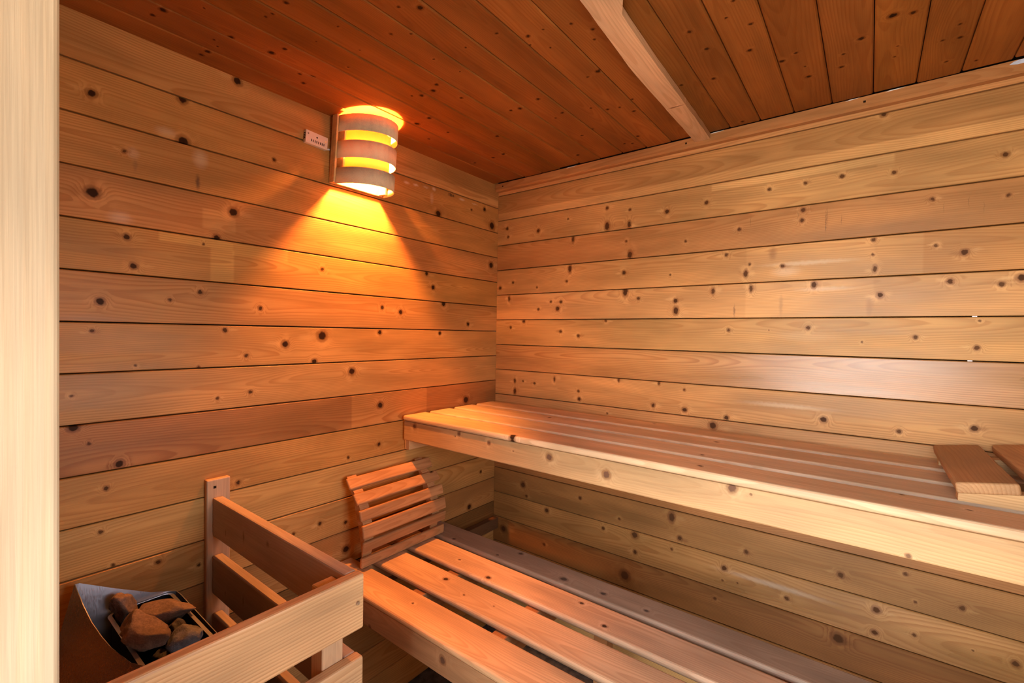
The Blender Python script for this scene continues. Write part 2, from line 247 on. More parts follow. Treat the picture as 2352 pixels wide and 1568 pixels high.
K_CEIL=[(-1.415,0.169,0.0075,0.0075),(-1.424,0.127,0.0048,0.0048),(-1.360,0.252,0.0028,0.0028),(-1.301,0.143,0.0031,0.0031),(-1.285,0.118,0.0032,0.0032),(-1.291,0.072,0.0064,0.0064),(-1.296,0.043,0.0054,0.0054),(-1.280,0.189,0.0061,0.0061),(-1.189,0.205,0.0075,0.0075),(-1.176,0.250,0.0053,0.0053),(-1.263,0.337,0.0038,0.0038),(-1.258,0.360,0.0037,0.0037),(-1.257,0.422,0.0054,0.0054),(-1.143,0.442,0.0029,0.0029),(-1.093,0.167,0.0046,0.0046),(-1.065,0.184,0.0070,0.0070),(-1.062,0.130,0.0060,0.0060),(-1.031,0.311,0.0033,0.0033),(-1.058,0.404,0.0021,0.0021),(-1.143,0.345,0.0020,0.0020),(-1.099,0.614,0.0036,0.0036),(-1.069,0.651,0.0072,0.0072),(-1.050,0.522,0.0039,0.0039),(-1.021,0.562,0.0030,0.0030),(-0.916,0.530,0.0032,0.0032),(-0.833,0.545,0.0022,0.0022),(-0.903,0.634,0.0031,0.0031),(-0.898,0.732,0.0039,0.0039),(-0.976,0.766,0.0045,0.0045),(-0.845,0.788,0.0049,0.0049),(-0.815,0.772,0.0030,0.0030),(-0.845,0.832,0.0029,0.0029),(-0.822,0.896,0.0037,0.0037),(-0.775,0.927,0.0047,0.0047),(-0.738,0.912,0.0029,0.0029),(-0.609,0.855,0.0066,0.0066),(-0.601,0.820,0.0034,0.0034),(-0.776,0.807,0.0030,0.0030),(-0.807,0.409,0.0073,0.0073),(-0.825,0.443,0.0059,0.0059),(-0.809,0.359,0.0062,0.0062),(-0.825,0.332,0.0037,0.0037),(-0.726,0.448,0.0050,0.0050),(-0.689,0.198,0.0085,0.0085),(-0.693,0.265,0.0069,0.0069),(-0.581,0.636,0.0062,0.0062),(-0.566,0.555,0.0065,0.0065),(-0.573,0.523,0.0052,0.0052),(-0.462,0.650,0.0052,0.0052),(-0.443,0.613,0.0040,0.0040),(-0.434,0.741,0.0038,0.0038),(-0.397,0.780,0.0051,0.0051),(-0.337,0.844,0.0051,0.0051),(-0.387,0.818,0.0038,0.0038),(-0.296,0.671,0.0056,0.0056),(-0.272,0.618,0.0044,0.0044),(-0.149,0.780,0.0058,0.0058),(-0.099,0.737,0.0045,0.0045),(-0.114,0.713,0.0045,0.0045),(-0.119,0.513,0.0065,0.0065),(-0.155,0.376,0.0067,0.0067),(-0.301,0.272,0.0065,0.0065),(-0.296,0.215,0.0067,0.0067),(-0.577,0.237,0.0044,0.0044),(-0.578,0.136,0.0046,0.0046),(-0.297,0.112,0.0052,0.0052),(-0.448,0.362,0.0059,0.0059),(-0.699,1.006,0.0057,0.0057),(-0.411,0.870,0.0037,0.0037),(-0.679,1.215,0.0043,0.0043),(-0.630,1.189,0.0027,0.0027),(-0.575,1.230,0.0046,0.0046),(-0.631,1.108,0.0047,0.0047),(-0.538,1.123,0.0050,0.0050),(-0.467,1.208,0.0060,0.0060),(-0.386,1.101,0.0056,0.0056),(-0.367,1.266,0.0062,0.0062),(-0.386,1.300,0.0040,0.0040),(-0.242,1.314,0.0066,0.0066),(-0.361,1.432,0.0067,0.0067),(-0.245,1.389,0.0053,0.0053),(-0.310,1.396,0.0040,0.0040),(-0.420,1.490,0.0088,0.0088),(-0.406,1.525,0.0061,0.0061),(-0.222,1.499,0.0030,0.0030),(-0.273,1.503,0.0029,0.0029),(-0.117,1.607,0.0041,0.0041),(-0.238,1.589,0.0038,0.0038),(-0.229,1.620,0.0047,0.0047),(-0.293,1.613,0.0036,0.0036),(-0.079,1.667,0.0040,0.0040),(-0.056,1.109,0.0053,0.0053),(-0.060,1.066,0.0040,0.0040),(-0.304,1.311,0.0032,0.0032),(-0.403,1.017,0.0046,0.0046)]
K_LSLAT=[(0.391,-0.708,0.0078,0.0078),(0.335,-0.587,0.0042,0.0042),(0.492,-0.613,0.0079,0.0079),(0.500,-0.737,0.0037,0.0037),(0.413,-0.865,0.0035,0.0035),(0.608,-0.724,0.0024,0.0024),(0.475,-0.412,0.0073,0.0073),(0.689,-0.463,0.0106,0.0106),(0.829,-0.458,0.0075,0.0075),(0.801,-0.547,0.0060,0.0060),(0.904,-0.602,0.0067,0.0067),(0.738,-0.784,0.0075,0.0075),(0.968,-0.459,0.0059,0.0059),(0.416,-0.474,0.0044,0.0044),(0.202,-0.481,0.0062,0.0062)]
K_USLAT=[(1.093,-0.225,0.0052,0.0052),(1.131,-0.540,0.0052,0.0052),(1.103,-0.421,0.0046,0.0046),(0.835,-0.069,0.0046,0.0046),(0.471,-0.229,0.0064,0.0064),(1.627,-0.508,0.0041,0.0041),(1.527,-0.480,0.0036,0.0036),(0.560,-0.580,0.0091,0.0091)]
K_UFAS=[(0.077,-1.103,0.0093,0.0093),(0.316,-1.096,0.0071,0.0071),(0.456,-1.108,0.0068,0.0068),(0.699,-1.113,0.0110,0.0110),(0.297,-1.109,0.0029,0.0029),(0.890,-1.128,0.0113,0.0113),(1.215,-1.095,0.0105,0.0105),(1.256,-1.101,0.0028,0.0028),(1.535,-1.159,0.0047,0.0047),(0.560,-1.118,0.0026,0.0026)]
K_LFAS=[(0.605,-1.590,0.0104,0.0104),(0.292,-1.630,0.0061,0.0061)]


def knots_in(K, lo, hi, vc, u0=0., fl=1, mx=16):
    out = [(fl*(a-u0), b-vc, c, d) for (a, b, c, d) in K if lo <= b < hi]
    return sorted(out, key=lambda k: -k[2])[:mx]
def jit(c, s): 
    v = 1+R.uniform(-s, s)
    return (c[0]*v, c[1]*v*(1+R.uniform(-.04,.04)), c[2]*v*(1+R.uniform(-.08,.08)), 1)

PITCH = .121; GAP = .0032; LEN_L = 1.70; LEN_B = 2.05
# ------------------------------------------------------------------ room shell
floor = struct('floor', boxbm(-.2,2.25,-2.6,.2,-.06,0), plain('concrete', (.075,.07,.066,1), .85, bump=.6, scale=30, vary=.45), T(0,0,-ZO))
ceiling = struct('ceiling', boxbm(-.11,2.2,-1.85,.16,.008,.06), DARK, T(0,0,0))
wall_left = struct('wall_left', boxbm(-.10,-.041,-1.75,.12,-ZO,.02), DARK, T(0,0,0))
wall_back = struct('wall_back', boxbm(.0,2.12,.041,.10,-ZO,.02), DARK, T(0,0,0))
WY0, WY1, WZ0, WZ1 = -1.58, -.86, -1.21, -.484      # unseen window added in the right wall to light the left one
bm = boxbm(2.091,2.15,-1.75,WY0,-ZO,.02); boxbm(2.091,2.15,WY1,.12,-ZO,.02,bm=bm); boxbm(2.091,2.15,WY0,WY1,-ZO,WZ0,bm=bm); boxbm(2.091,2.15,WY0,WY1,WZ1,.02,bm=bm)
wall_right = struct('wall_right', bm, DARK, T(0,0,0))
bm = boxbm(-.10,.888,-1.80,-1.741,-ZO,.02); boxbm(1.912,2.15,-1.80,-1.741,-ZO,.02,bm=bm); boxbm(.888,1.912,-1.80,-1.741,-.17,.02,bm=bm)
wall_front = struct('wall_front', bm, DARK, T(0,0,0))

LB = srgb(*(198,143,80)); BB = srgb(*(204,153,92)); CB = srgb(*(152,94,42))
WHITE2 = (1.45,1.6,1.8,1)
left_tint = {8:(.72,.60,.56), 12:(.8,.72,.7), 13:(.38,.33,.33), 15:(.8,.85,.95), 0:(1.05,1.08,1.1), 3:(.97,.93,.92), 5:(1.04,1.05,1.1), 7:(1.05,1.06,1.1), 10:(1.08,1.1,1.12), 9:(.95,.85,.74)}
for i in range(18):
    top = -i*PITCH-GAP/2+(.004 if i == 0 else 0); bot = -(i+1)*PITCH+GAP/2
    if i == 17: bot = -2.176
    vc = (top+bot)/2; wd = top-bot
    pa = []; bl = []
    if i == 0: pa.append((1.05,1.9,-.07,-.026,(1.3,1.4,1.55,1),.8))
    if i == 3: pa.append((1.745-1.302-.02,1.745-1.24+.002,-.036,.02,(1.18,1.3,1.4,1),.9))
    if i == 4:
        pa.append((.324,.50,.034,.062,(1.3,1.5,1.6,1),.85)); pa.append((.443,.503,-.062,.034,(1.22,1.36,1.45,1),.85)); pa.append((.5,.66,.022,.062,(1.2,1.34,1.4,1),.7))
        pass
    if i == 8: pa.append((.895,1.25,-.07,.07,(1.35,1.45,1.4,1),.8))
    if i == 2: bl += [(1.70-1.283,.03,.022,.03,(.80,.66,.48,1),.32),(1.70-1.289,-.034,.007,.026,(.10,.05,.03,1),.75),(1.70-1.43,.0,.016,.018,(.80,.66,.5,1),.2),(1.70-1.425,-.03,.006,.02,(.25,.12,.06,1),.4)]
    if i == 3: bl.append((1.70-1.455,-.045,.03,.02,(.82,.70,.58,1),.3))
    if i == 1: bl.append((1.70-1.36,-.045,.03,.016,(.80,.66,.46,1),.3))
    if i == 1:
        for (yy, zz, a, b_, s_) in ((-.570,-.146,.018,.007,.75),(-.523,-.143,.017,.006,.8),(-.47,-.138,.02,.006,.45),(-.425,-.134,.014,.009,.7),(-.255,-.138,.022,.007,.75),(-.17,-.139,.025,.0035,.7),(-.436,-.175,.012,.03,.35)):
            bl.append((yy+1.70, zz-vc, a, b_, (.72,.55,.38,1), s_))
    kn = knots_in(K_LEFT, bot, top, vc, -1.70)
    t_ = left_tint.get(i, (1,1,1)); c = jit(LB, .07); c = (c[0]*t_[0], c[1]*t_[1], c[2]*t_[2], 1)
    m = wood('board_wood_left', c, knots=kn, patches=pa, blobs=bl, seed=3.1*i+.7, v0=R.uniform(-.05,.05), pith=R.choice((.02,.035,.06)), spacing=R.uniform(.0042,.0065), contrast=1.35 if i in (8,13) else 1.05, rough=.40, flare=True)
    finish('board', board_bm(LEN_L+.04, wd), m, wall_left, frame('L', R.uniform(-.0006,.0006), -1.70, vc))
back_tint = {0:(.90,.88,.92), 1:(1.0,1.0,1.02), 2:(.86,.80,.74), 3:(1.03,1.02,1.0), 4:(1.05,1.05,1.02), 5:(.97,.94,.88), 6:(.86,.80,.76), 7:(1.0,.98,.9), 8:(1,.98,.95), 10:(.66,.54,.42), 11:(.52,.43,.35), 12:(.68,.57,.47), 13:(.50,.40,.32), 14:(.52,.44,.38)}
for i in range(-1, 18):
    top = -.0624-i*.1215-GAP/2; bot = -.0624-(i+1)*.1215+GAP/2
    if i == -1: top = 0.
    if i == 17: bot = -2.176
    vc = (top+bot)/2; wd = top-bot
    pa = []; bl = []
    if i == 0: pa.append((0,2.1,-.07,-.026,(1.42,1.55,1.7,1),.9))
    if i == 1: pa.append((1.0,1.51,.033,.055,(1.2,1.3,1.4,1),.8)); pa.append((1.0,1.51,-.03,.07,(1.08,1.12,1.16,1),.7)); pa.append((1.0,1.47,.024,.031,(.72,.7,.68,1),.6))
    if i == 4: bl.append((1.462,-.03,.012,.045,(.34,.16,.06,1),.5)); bl.append((1.085,-.035,.004,.026,(.20,.08,.03,1),.6)); bl.append((1.228,-.02,.008,.045,(.38,.20,.08,1),.4)); bl.append((1.35,.03,.10,.009,(.78,.60,.40,1),.4))
    if i == 3: bl.append((1.20,.035,.016,.028,(.22,.09,.03,1),.5)); bl.append((1.30,-.005,.16,.009,(.80,.62,.40,1),.45)); bl.append((1.24,-.03,.05,.02,(.78,.6,.4,1),.4))
    if i == 7: bl.append((1.25,.012,.16,.010,(.78,.58,.36,1),.4))
    if i == 2:
        for (q, dz, s_) in ((1.346,.0,.9),(1.349,.01,.6),(1.386,.0,.6),(1.131,.03,.5),(1.27,.03,.5),(1.62,.0,.35),(1.67,.01,.4),(1.70,-.01,.3)):
            bl.append((q, dz, .0011, .045 if q < 1.36 and q > 1.3 else .02, (.09,.05,.025,1), s_))
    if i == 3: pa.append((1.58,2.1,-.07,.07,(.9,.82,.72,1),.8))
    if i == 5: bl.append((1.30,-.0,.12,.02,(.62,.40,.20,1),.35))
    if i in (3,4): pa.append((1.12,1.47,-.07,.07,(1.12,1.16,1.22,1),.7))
    if i == 12: bl.append((1.22,.012,.20,.012,(.62,.52,.38,1),.28))  # this board's sheen streak painted in as a pale blob
    if i == 6:
        pa.append((.0,2.1,-.0315,-.0302,(.5,.4,.35,1),.4))
    kn = [(a, b_, c*.86, d*.86) for (a, b_, c, d) in knots_in(K_BACK, bot, top, vc)]
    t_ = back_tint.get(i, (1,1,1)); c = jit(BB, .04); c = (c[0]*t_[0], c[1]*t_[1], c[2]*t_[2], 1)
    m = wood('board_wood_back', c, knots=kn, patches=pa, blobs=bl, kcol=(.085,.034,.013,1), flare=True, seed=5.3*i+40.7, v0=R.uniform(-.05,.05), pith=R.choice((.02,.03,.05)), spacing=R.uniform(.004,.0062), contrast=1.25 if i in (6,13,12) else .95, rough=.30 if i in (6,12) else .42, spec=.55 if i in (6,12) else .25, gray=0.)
    finish('board', board_bm(LEN_B, wd), m, wall_back, frame('B', .001, R.uniform(-.0006,.0006), vc))
wl = wood('board_wood_plain', BB, rnd=True, randknots=4., contrast=.8)
for i in range(18):
    top = -i*PITCH-GAP/2; bot = max(-(i+1)*PITCH+GAP/2, -2.176); vc = (top+bot)/2
    if WZ0-.001 < vc < WZ1+.001:
        finish('board', board_bm(-.005-WY1, top-bot), wl, wall_right, frame('R', 2.05, -.005, vc)); finish('board', board_bm(WY0+1.695, top-bot), wl, wall_right, frame('R', 2.05, WY0, vc))
    else: finish('board', board_bm(1.69, top-bot), wl, wall_right, frame('R', 2.05, -.005, vc))
    finish('board', board_bm(.885, top-bot), wl, wall_front, frame('F', .888, -1.70, vc))
    finish('board', board_bm(.13, top-bot), wl, wall_front, frame('F', 2.045, -1.70, vc))
    if i == 0: finish('board', board_bm(1.02, top-bot), wl, wall_front, frame('F', 1.91, -1.70, vc))
# unseen porch added outside the doorway to cut the sky light on the jamb
pw = wood('added_porch_wood', srgb(150,112,78), rnd=True, randknots=4.)
struct('wall_added_porch_left', boxbm(.30,.36,-3.3,-1.81,-ZO,.06), pw, T(0,0,0))
struct('wall_added_porch_right', boxbm(2.20,2.26,-3.3,-1.81,-ZO,.06), pw, T(0,0,0))
struct('ceiling_added_porch', boxbm(.30,2.26,-3.3,-1.81,.061,.12), pw, T(0,0,0))
struct('floor_added_porch', boxbm(.30,2.26,-3.4,-2.605,-.06,.0), pw, T(0,0,-ZO))
fw = wood('added_window_wood', srgb(226,196,150), rnd=True, contrast=.4)
bm = boxbm(2.052,2.15,WY0,WY0+.045,WZ0,WZ1); boxbm(2.052,2.15,WY1-.045,WY1,WZ0,WZ1,bm=bm); boxbm(2.052,2.15,WY0+.045,WY1-.045,WZ0,WZ0+.045,bm=bm); boxbm(2.052,2.15,WY0+.045,WY1-.045,WZ1-.045,WZ1,bm=bm)
win = struct('added_window_1', bm, fw, T(0,0,0))  # added window, out of view, put in as daylight fill
cy, cz = (WY0+WY1)/2, (WZ0+WZ1)/2
finish('muntin', boxbm(2.085,2.115,cy-.011,cy+.011,WZ0+.045,WZ1-.045), fw, win, T(0,0,0)); finish('muntin', boxbm(2.087,2.113,WY0+.045,WY1-.045,cz-.011,cz+.011), fw, win, T(0,0,0))
gm = bpy.data.materials.new('added_window_glass'); gm.use_nodes = True; g_ = gm.node_tree; g_.nodes.remove(g_.nodes['Principled BSDF'])
a_ = g_.nodes.new('ShaderNodeBsdfTransparent'); b_ = g_.nodes.new('ShaderNodeBsdfGlossy'); b_.inputs['Roughness'].default_value = .02
fz = g_.nodes.new('ShaderNodeFresnel'); c_ = g_.nodes.new('ShaderNodeMixShader')
g_.links.new(fz.outputs[0], c_.inputs[0]); g_.links.new(a_.outputs[0], c_.inputs[1]); g_.links.new(b_.outputs[0], c_.inputs[2]); g_.links.new(c_.outputs[0], g_.nodes['Material Output'].inputs[0])
finish('pane', boxbm(2.098,2.102,WY0+.046,WY1-.046,WZ0+.046,WZ1-.046), gm, win, T(0,0,0))
cs = [-.005,.084]+[.084+.0973*k for k in range(1,7)]+[.766,.862,.963,1.065,1.159,1.256,1.357,1.457,1.553,1.645,1.742,1.838,1.934,2.045]
for k in range(len(cs)-1):
    a, b_ = cs[k]+.001, cs[k+1]-.001; vc = (a+b_)/2
    kn = [(p+1.70, q-vc, c, d) for (p, q, c, d) in K_CEIL if a <= q < b_]
    kn = sorted(kn, key=lambda q: -q[2])[:16]
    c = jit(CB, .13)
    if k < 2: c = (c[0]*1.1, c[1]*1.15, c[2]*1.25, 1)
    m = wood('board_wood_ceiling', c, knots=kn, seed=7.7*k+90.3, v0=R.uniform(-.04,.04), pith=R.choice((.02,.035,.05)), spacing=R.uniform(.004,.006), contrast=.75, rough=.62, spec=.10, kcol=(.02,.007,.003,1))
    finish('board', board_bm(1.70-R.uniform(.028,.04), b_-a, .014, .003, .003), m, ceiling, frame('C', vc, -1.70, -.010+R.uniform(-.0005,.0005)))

# two tiny pale chips painted as daylight leaking through the far joints
for (q, zz) in ((1.690,-.0624-5*.1215),(1.6835,-.0624-6*.1215)): finish('painted_daylight_leak', boxbm(q-.005,q+.005,.0012,.0016,zz-.0014,zz+.0014), plain('daylight_leak_paint', (.85,.86,.88,1), .6), wall_back, T(0,0,0))
# trims
tw = wood('trim_wood', srgb(172,112,62), rnd=True, contrast=.9, seed=2.)
bm = prism([(0,-.0125),(-.028,-.0125),(-.028,-.040),(-.022,-.0465),(0,-.0465)], 0, 2.04)
Mt = Matrix(((0,0,1,.003),(1,0,0,0),(0,1,0,ZO),(0,0,0,1)))
bm, Mt = grain(bm, 'B', 0, -.028, -.03, Mt)
tr = struct('trim_1', bm, wood('trim_wood_back', srgb(190,134,80), knots=[], seed=12., contrast=.9), Mt)
# the trim's mesh runs along its own z; dowel-like nail holes and thin pale slivers are its parts
for q in (.05,.915,1.437): finish('nail_hole', boxbm(q-.003,q+.003,-.0285,-.028,-.031,-.025), DARK, tr, T(0,0,0))
wp = plain('white_sliver', (.8,.8,.78,1), .6)
for (a, b_) in ((.405,.458),(1.0,1.045),(1.39,1.425),(1.485,1.53)):
    pts = [(a,-.0155),(a+.01,-.0125),(b_,-.0125),(b_-.012,-.0142)]
    bm = prism([(p[0], p[1]) for p in pts], 0, .0006)
    finish('pale_sliver', bm, wp, tr, Matrix(((1,0,0,0),(0,0,-1,-.0281),(0,1,0,ZO),(0,0,0,1))))
bm = prism([(1.735,-.021),(1.742,-.016),(1.752,-.0135),(1.79,-.0125),(1.79,-.022),(1.75,-.0245)], 0, .0006)
finish('pale_sliver', bm, plain('pale_blue_sliver', (.62,.70,.82,1), .6), tr, Matrix(((1,0,0,0),(0,0,-1,-.0281),(0,1,0,ZO),(0,0,0,1))))
# batten across the ceiling, waney on its right edge
N = 34; lft = []; rgt = []
for k in range(N+1):
    y = -.029-1.66*k/N
    lft.append((.948+.017*max(0,min(1,(-y-.6)/.3))+R.uniform(-.0008,.0008), y))
    rgt.append((.999+.016*min(1,-y/.8)+.024*max(0, min(1, (-y-.80)/.06))*(1+.25*math.sin(k*1.9))+R.uniform(-.0012,.0012), y))
bm = prism(lft+rgt[::-1], -.032, -.0115)
bm, Mb = grain(bm, 'C', .975, -1.70, -.032)
batten = struct('trim_2', bm, wood('batten_wood', srgb(224,186,144), seed=21., contrast=.6, rough=.6, knots=[(1.37,.0,.003,.02)], kcol=(.2,.09,.04,1)), Mb)
# doorway: an opening with no leaf in view
jw = wood('jamb_wood', srgb(196,172,138), seed=33., contrast=.22, spacing=.011, v0=.05, pith=.012, rough=.5, knots=[(1.465-.02,.012,.004,.006)], kcol=(.35,.13,.06,1), ring=srgb(200,150,92))
jw2 = wood('jamb_wood_plain', srgb(226,190,140), rnd=True, contrast=.6, rough=.5)
bm = boxbm(0,2.015,-.11,0,-.11,0,.0035,3)
door = struct('door_1', bm, jw, frame('V', 1.0, -1.7005, -.165))
finish('jamb', boxbm(0,2.015,0,.11,-.11,0,.006,3), jw2, door, frame('V', 1.91, -1.802, -.165))
finish('head', boxbm(1.001,1.799,-1.80,-1.701,-.29,-.165,.005,2), jw2, door, T(0,0,0))
finish('threshold', boxbm(1.0,1.8,-1.80,-1.701,-2.18,-2.15,.005,2), jw2, door, T(0,0,0))

# ------------------------------------------------------------------ upper bench
BW1 = srgb(*(210,150,96))
def slat_bm(L, Wd, th, r): return boxbm(0, L, -Wd/2, Wd/2, -th, 0, r, 3)
def bench(t, x0, L, zt, th, slats, fas, K, KF, fmat_kw, smats, r=.007):
    for k, (a, b_) in enumerate(slats):
        vc = (a+b_)/2; kn = [(p-x0, q-vc, c*1.3, d) for (p, q, c, d) in K if a <= q < b_]
        c = smats[k]
        m = wood('bench_slat_wood', c[0], knots=kn, seed=11.3*k+zt*9+150, v0=R.uniform(-.03,.03), pith=.03, spacing=.0055, contrast=.8, rough=.5, gray=c[1], spec=.25)
        finish('slat', slat_bm(L, b_-a, th, r), m, t, frame('U', x0, vc, zt))
    yf, z1, z0 = fas; vc = (z0+z1)/2
    kn = [(p-x0, q-vc, c, d) for (p, q, c, d) in KF]
    m = wood('fascia_wood', fmat_kw, knots=kn, seed=zt*31+70, v0=.02, pith=.04, spacing=.0042, contrast=.55, rough=.5, spec=.25, kcol=(.16,.075,.04,1))
    finish('fascia', boxbm(0, L, -(z1-z0)/2, (z1-z0)/2, -.027, 0, .004, 2), m, t, frame('B', x0, yf, vc))
cleatw = wood('cleat_wood', srgb(214,170,116), rnd=True, contrast=.6)
ub = thing('upper_bench', 'long wooden upper bench of four slats with a pale front board under the lamp corner', 'bench', T(1.0,-.3,-1.16))
bench(ub, .012, 2.03, -1.0665, .0205, [(-.585,-.467),(-.446,-.328),(-.302,-.184),(-.156,-.038)], (-.579,-1.0885,-1.1655), K_USLAT, K_UFAS, srgb(195,152,102),
      [(srgb(216,178,134),.0),(srgb(216,186,148),.03),(srgb(214,182,144),.03),(srgb(214,180,140),0)])
gfinish('cleat', boxbm(.002,.030,-.565,-.003,-1.206,-1.1665,.002), cleatw, ub, 'Y', .02, 0, -1.2 if ub is ub else -1.65)
gfinish('cleat', boxbm(2.018,2.046,-.565,-.003,-1.206,-1.1665,.002), cleatw, ub, 'Y', .02, 0, -1.2 if ub is ub else -1.65)
for xx in (.05,.66,1.30,1.94): gfinish('crossbar', boxbm(xx,xx+.045,-.551,-.03,-1.1655,-1.0875,.002), cleatw, ub, 'Y', .02, 0, -1.2 if ub is ub else -1.65)
# ------------------------------------------------------------------ lower bench
lb = thing('lower_bench', 'lower wooden bench of four slats, its rear slat weathered grey, under the upper bench', 'bench', T(1.0,-.66,-2.18))
bench(lb, .022, 2.02, -1.54, .0205, [(-.932,-.815),(-.782,-.666),(-.632,-.516),(-.495,-.388)], (-.927,-1.562,-1.634), K_LSLAT, K_LFAS, srgb(190,138,92),
      [(srgb(216,166,116),.0),(srgb(216,170,124),.03),(srgb(214,170,128),.05),(srgb(176,142,110),.2)], r=.008)
gfinish('cleat', boxbm(.002,.034,-.90,-.003,-1.698,-1.6455,.002), wood('old_cleat_wood', srgb(112,78,50), seed=4., contrast=.8), lb, 'Y', .02, 0, -1.2 if lb is ub else -1.65)
gfinish('cleat', boxbm(2.014,2.046,-.90,-.003,-1.698,-1.6455,.002), cleatw, lb, 'Y', .02, 0, -1.2 if lb is ub else -1.65)
cw2 = wood('crossbar_wood', srgb(178,120,74), rnd=True, contrast=.7)
for xx in (.05,.33,.66,1.30,1.94): gfinish('crossbar', boxbm(xx,xx+.045,-.899,-.40,-1.634,-1.5615,.002), cw2, lb, 'Y', .02, 0, -1.2 if lb is ub else -1.65)
for xx in (.80,1.9): finish('leg', boxbm(xx,xx+.045,-.46,-.415,-2.179,-1.6345,.002), cw2, lb, T(0,0,0))

# ------------------------------------------------------------------ slatted backrest leaning in the corner of the lower bench
bk = thing('backrest', 'curved wooden backrest of six slats leaning against the lamp wall on the lower bench', 'backrest', T(.10,-.66,-1.54))
rw = wood('backrest_wood', srgb(190,134,84), rnd=True, contrast=.95, randknots=6., rough=.55, spec=.25, pith=.02)
prof = [((.040,-1.249),(.066,-1.282)),((.083,-1.294),(.109,-1.325)),((.120,-1.344),(.130,-1.380)),((.138,-1.391),(.146,-1.435)),((.146,-1.447),(.140,-1.483)),((.1355,-1.503),(.133,-1.5385))]
for (p, q) in prof:
    d = Vector((q[0]-p[0], 0, q[1]-p[1])); w_ = d.length; d.normalize()
    nrm = Vector((-d.z, 0, d.x))            # outward
    if nrm.x < 0: nrm = -nrm
    yv = Vector((0,1,0)); vdir = -d
    if yv.cross(vdir).dot(nrm) < 0: vdir = d
    c_ = Vector(((p[0]+q[0])/2, -.849, (p[1]+q[1])/2+ZO))
    M = Matrix(((yv.x,vdir.x,nrm.x,c_.x),(yv.y,vdir.y,nrm.y,c_.y),(yv.z,vdir.z,nrm.z,c_.z),(0,0,0,1)))
    finish('slat', boxbm(0,.381,-w_/2,w_/2,-.013,0,.005,3), rw, bk, M)
ribp = []
for (p, q) in prof:
    for s in (p, q): ribp.append((s[0]-.0145, s[1]))
inner = [(.122,-1.5385),(.112,-1.46),(.095,-1.40),(.070,-1.33),(.046,-1.29),(.022,-1.252)]
for yy in (-.838,-.532):
    M = Matrix(((1,0,0,0),(0,0,-1,yy+.036),(0,1,0,ZO),(0,0,0,1)))
    rb = prism([(a, b_) for (a, b_) in ribp]+inner, 0, .036)
    finish('rib', rb, rw, bk, M)

# ------------------------------------------------------------------ heater guard
gd = thing('heater_guard', 'wooden guard rail box around the heater with end screw and wall bracket', 'guard', T(.35,-1.25,-2.18))
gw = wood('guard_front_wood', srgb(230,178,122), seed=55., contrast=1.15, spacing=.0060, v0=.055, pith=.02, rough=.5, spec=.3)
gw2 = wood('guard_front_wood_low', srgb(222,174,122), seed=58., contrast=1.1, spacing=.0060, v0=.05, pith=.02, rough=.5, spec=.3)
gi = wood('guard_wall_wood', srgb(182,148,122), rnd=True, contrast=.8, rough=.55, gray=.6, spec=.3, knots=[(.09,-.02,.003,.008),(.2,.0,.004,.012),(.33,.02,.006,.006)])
gfinish('bracket', boxbm(.001,.020,-1.270,-1.210,-2.17,-1.160,.003,2), wood('bracket_wood', srgb(206,162,122), seed=60., contrast=.5, v0=.0, rough=.55), gd, 'V', .02, -1.24, -1.16)
finish('screw_hole', boxbm(.0195,.0204,-1.2535,-1.2465,-1.1855,-1.1785,.0), DARK, gd, T(0,0,0))
for k, zt in enumerate((-1.2105,-1.3735,-1.5365,-1.70,-1.863)):
    vc = zt-.0535
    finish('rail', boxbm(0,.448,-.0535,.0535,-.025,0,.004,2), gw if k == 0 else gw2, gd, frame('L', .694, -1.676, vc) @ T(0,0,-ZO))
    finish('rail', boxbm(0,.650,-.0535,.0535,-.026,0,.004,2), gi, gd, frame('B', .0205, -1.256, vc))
postw = wood('guard_post_wood', srgb(222,178,132), seed=66., contrast=.4, rough=.55)
gfinish('post', boxbm(.628,.6687,-1.300,-1.2565,-2.178,-1.2250,.002), postw, gd, 'V', .65, -1.28, -1.22)
gfinish('post', boxbm(.628,.6687,-1.673,-1.632,-2.178,-1.2250,.002), postw, gd, 'V', .65, -1.28, -1.22)
# the wall side ends on the front rails: their far ends reach past the wall-side rails
def screw(parent, M):
    bm = bmesh.new(); bmesh.ops.create_cone(bm, cap_ends=True, segments=16, radius1=.0046, radius2=.003, depth=.003)
    boxbm(-.0026,.0026,-.0007,.0007,.0012,.0019,bm=bm); boxbm(-.0007,.0007,-.0026,.0026,.0012,.0019,bm=bm)
    return finish('screw', bm, ZINC, parent, M)
for zz in (-1.263,-1.427): screw(gd, Matrix(((0,0,1,.6955),(0,1,0,-1.242),(-1,0,0,zz+ZO),(0,0,0,1))))

# ------------------------------------------------------------------ sauna heater
ht = thing('sauna_heater', 'steel sauna heater with raised rear corner and open stone tray inside the guard', 'heater', T(.22,-1.46,-2.18))
rim = [(.064,-1.547,-1.3165),(.125,-1.543,-1.343),(.17,-1.537,-1.3655),(.215,-1.530,-1.380),(.26,-1.523,-1.3885),(.33,-1.507,-1.397),(.362,-1.489,-1.400),(.386,-1.462,-1.401),(.396,-1.430,-1.402),(.396,-1.39,-1.402),(.388,-1.370,-1.402),(.372,-1.362,-1.402),(.115,-1.359,-1.402),(.092,-1.362,-1.401),(.083,-1.375,-1.399),(.079,-1.41,-1.389),(.068,-1.48,-1.3525),(.060,-1.538,-1.319)]
def flare(p, k):                    # outline lower down: the camera side and the front flare outwards
    x_, y_, z_ = p
    a = max(0, min(1, (-1.36-y_)/.19)); fx = max(0, min(1, (x_-.08)/.31))
    rear = max(0, .092-x_)*min(1, k/.55) if x_ < .09 else 0      # the rear lip leans back towards the wall
    return (x_+rear+k*.05*fx*(1 if y_ < -1.38 else .6), y_-k*.075*a)
bm = bmesh.new(); lv = []
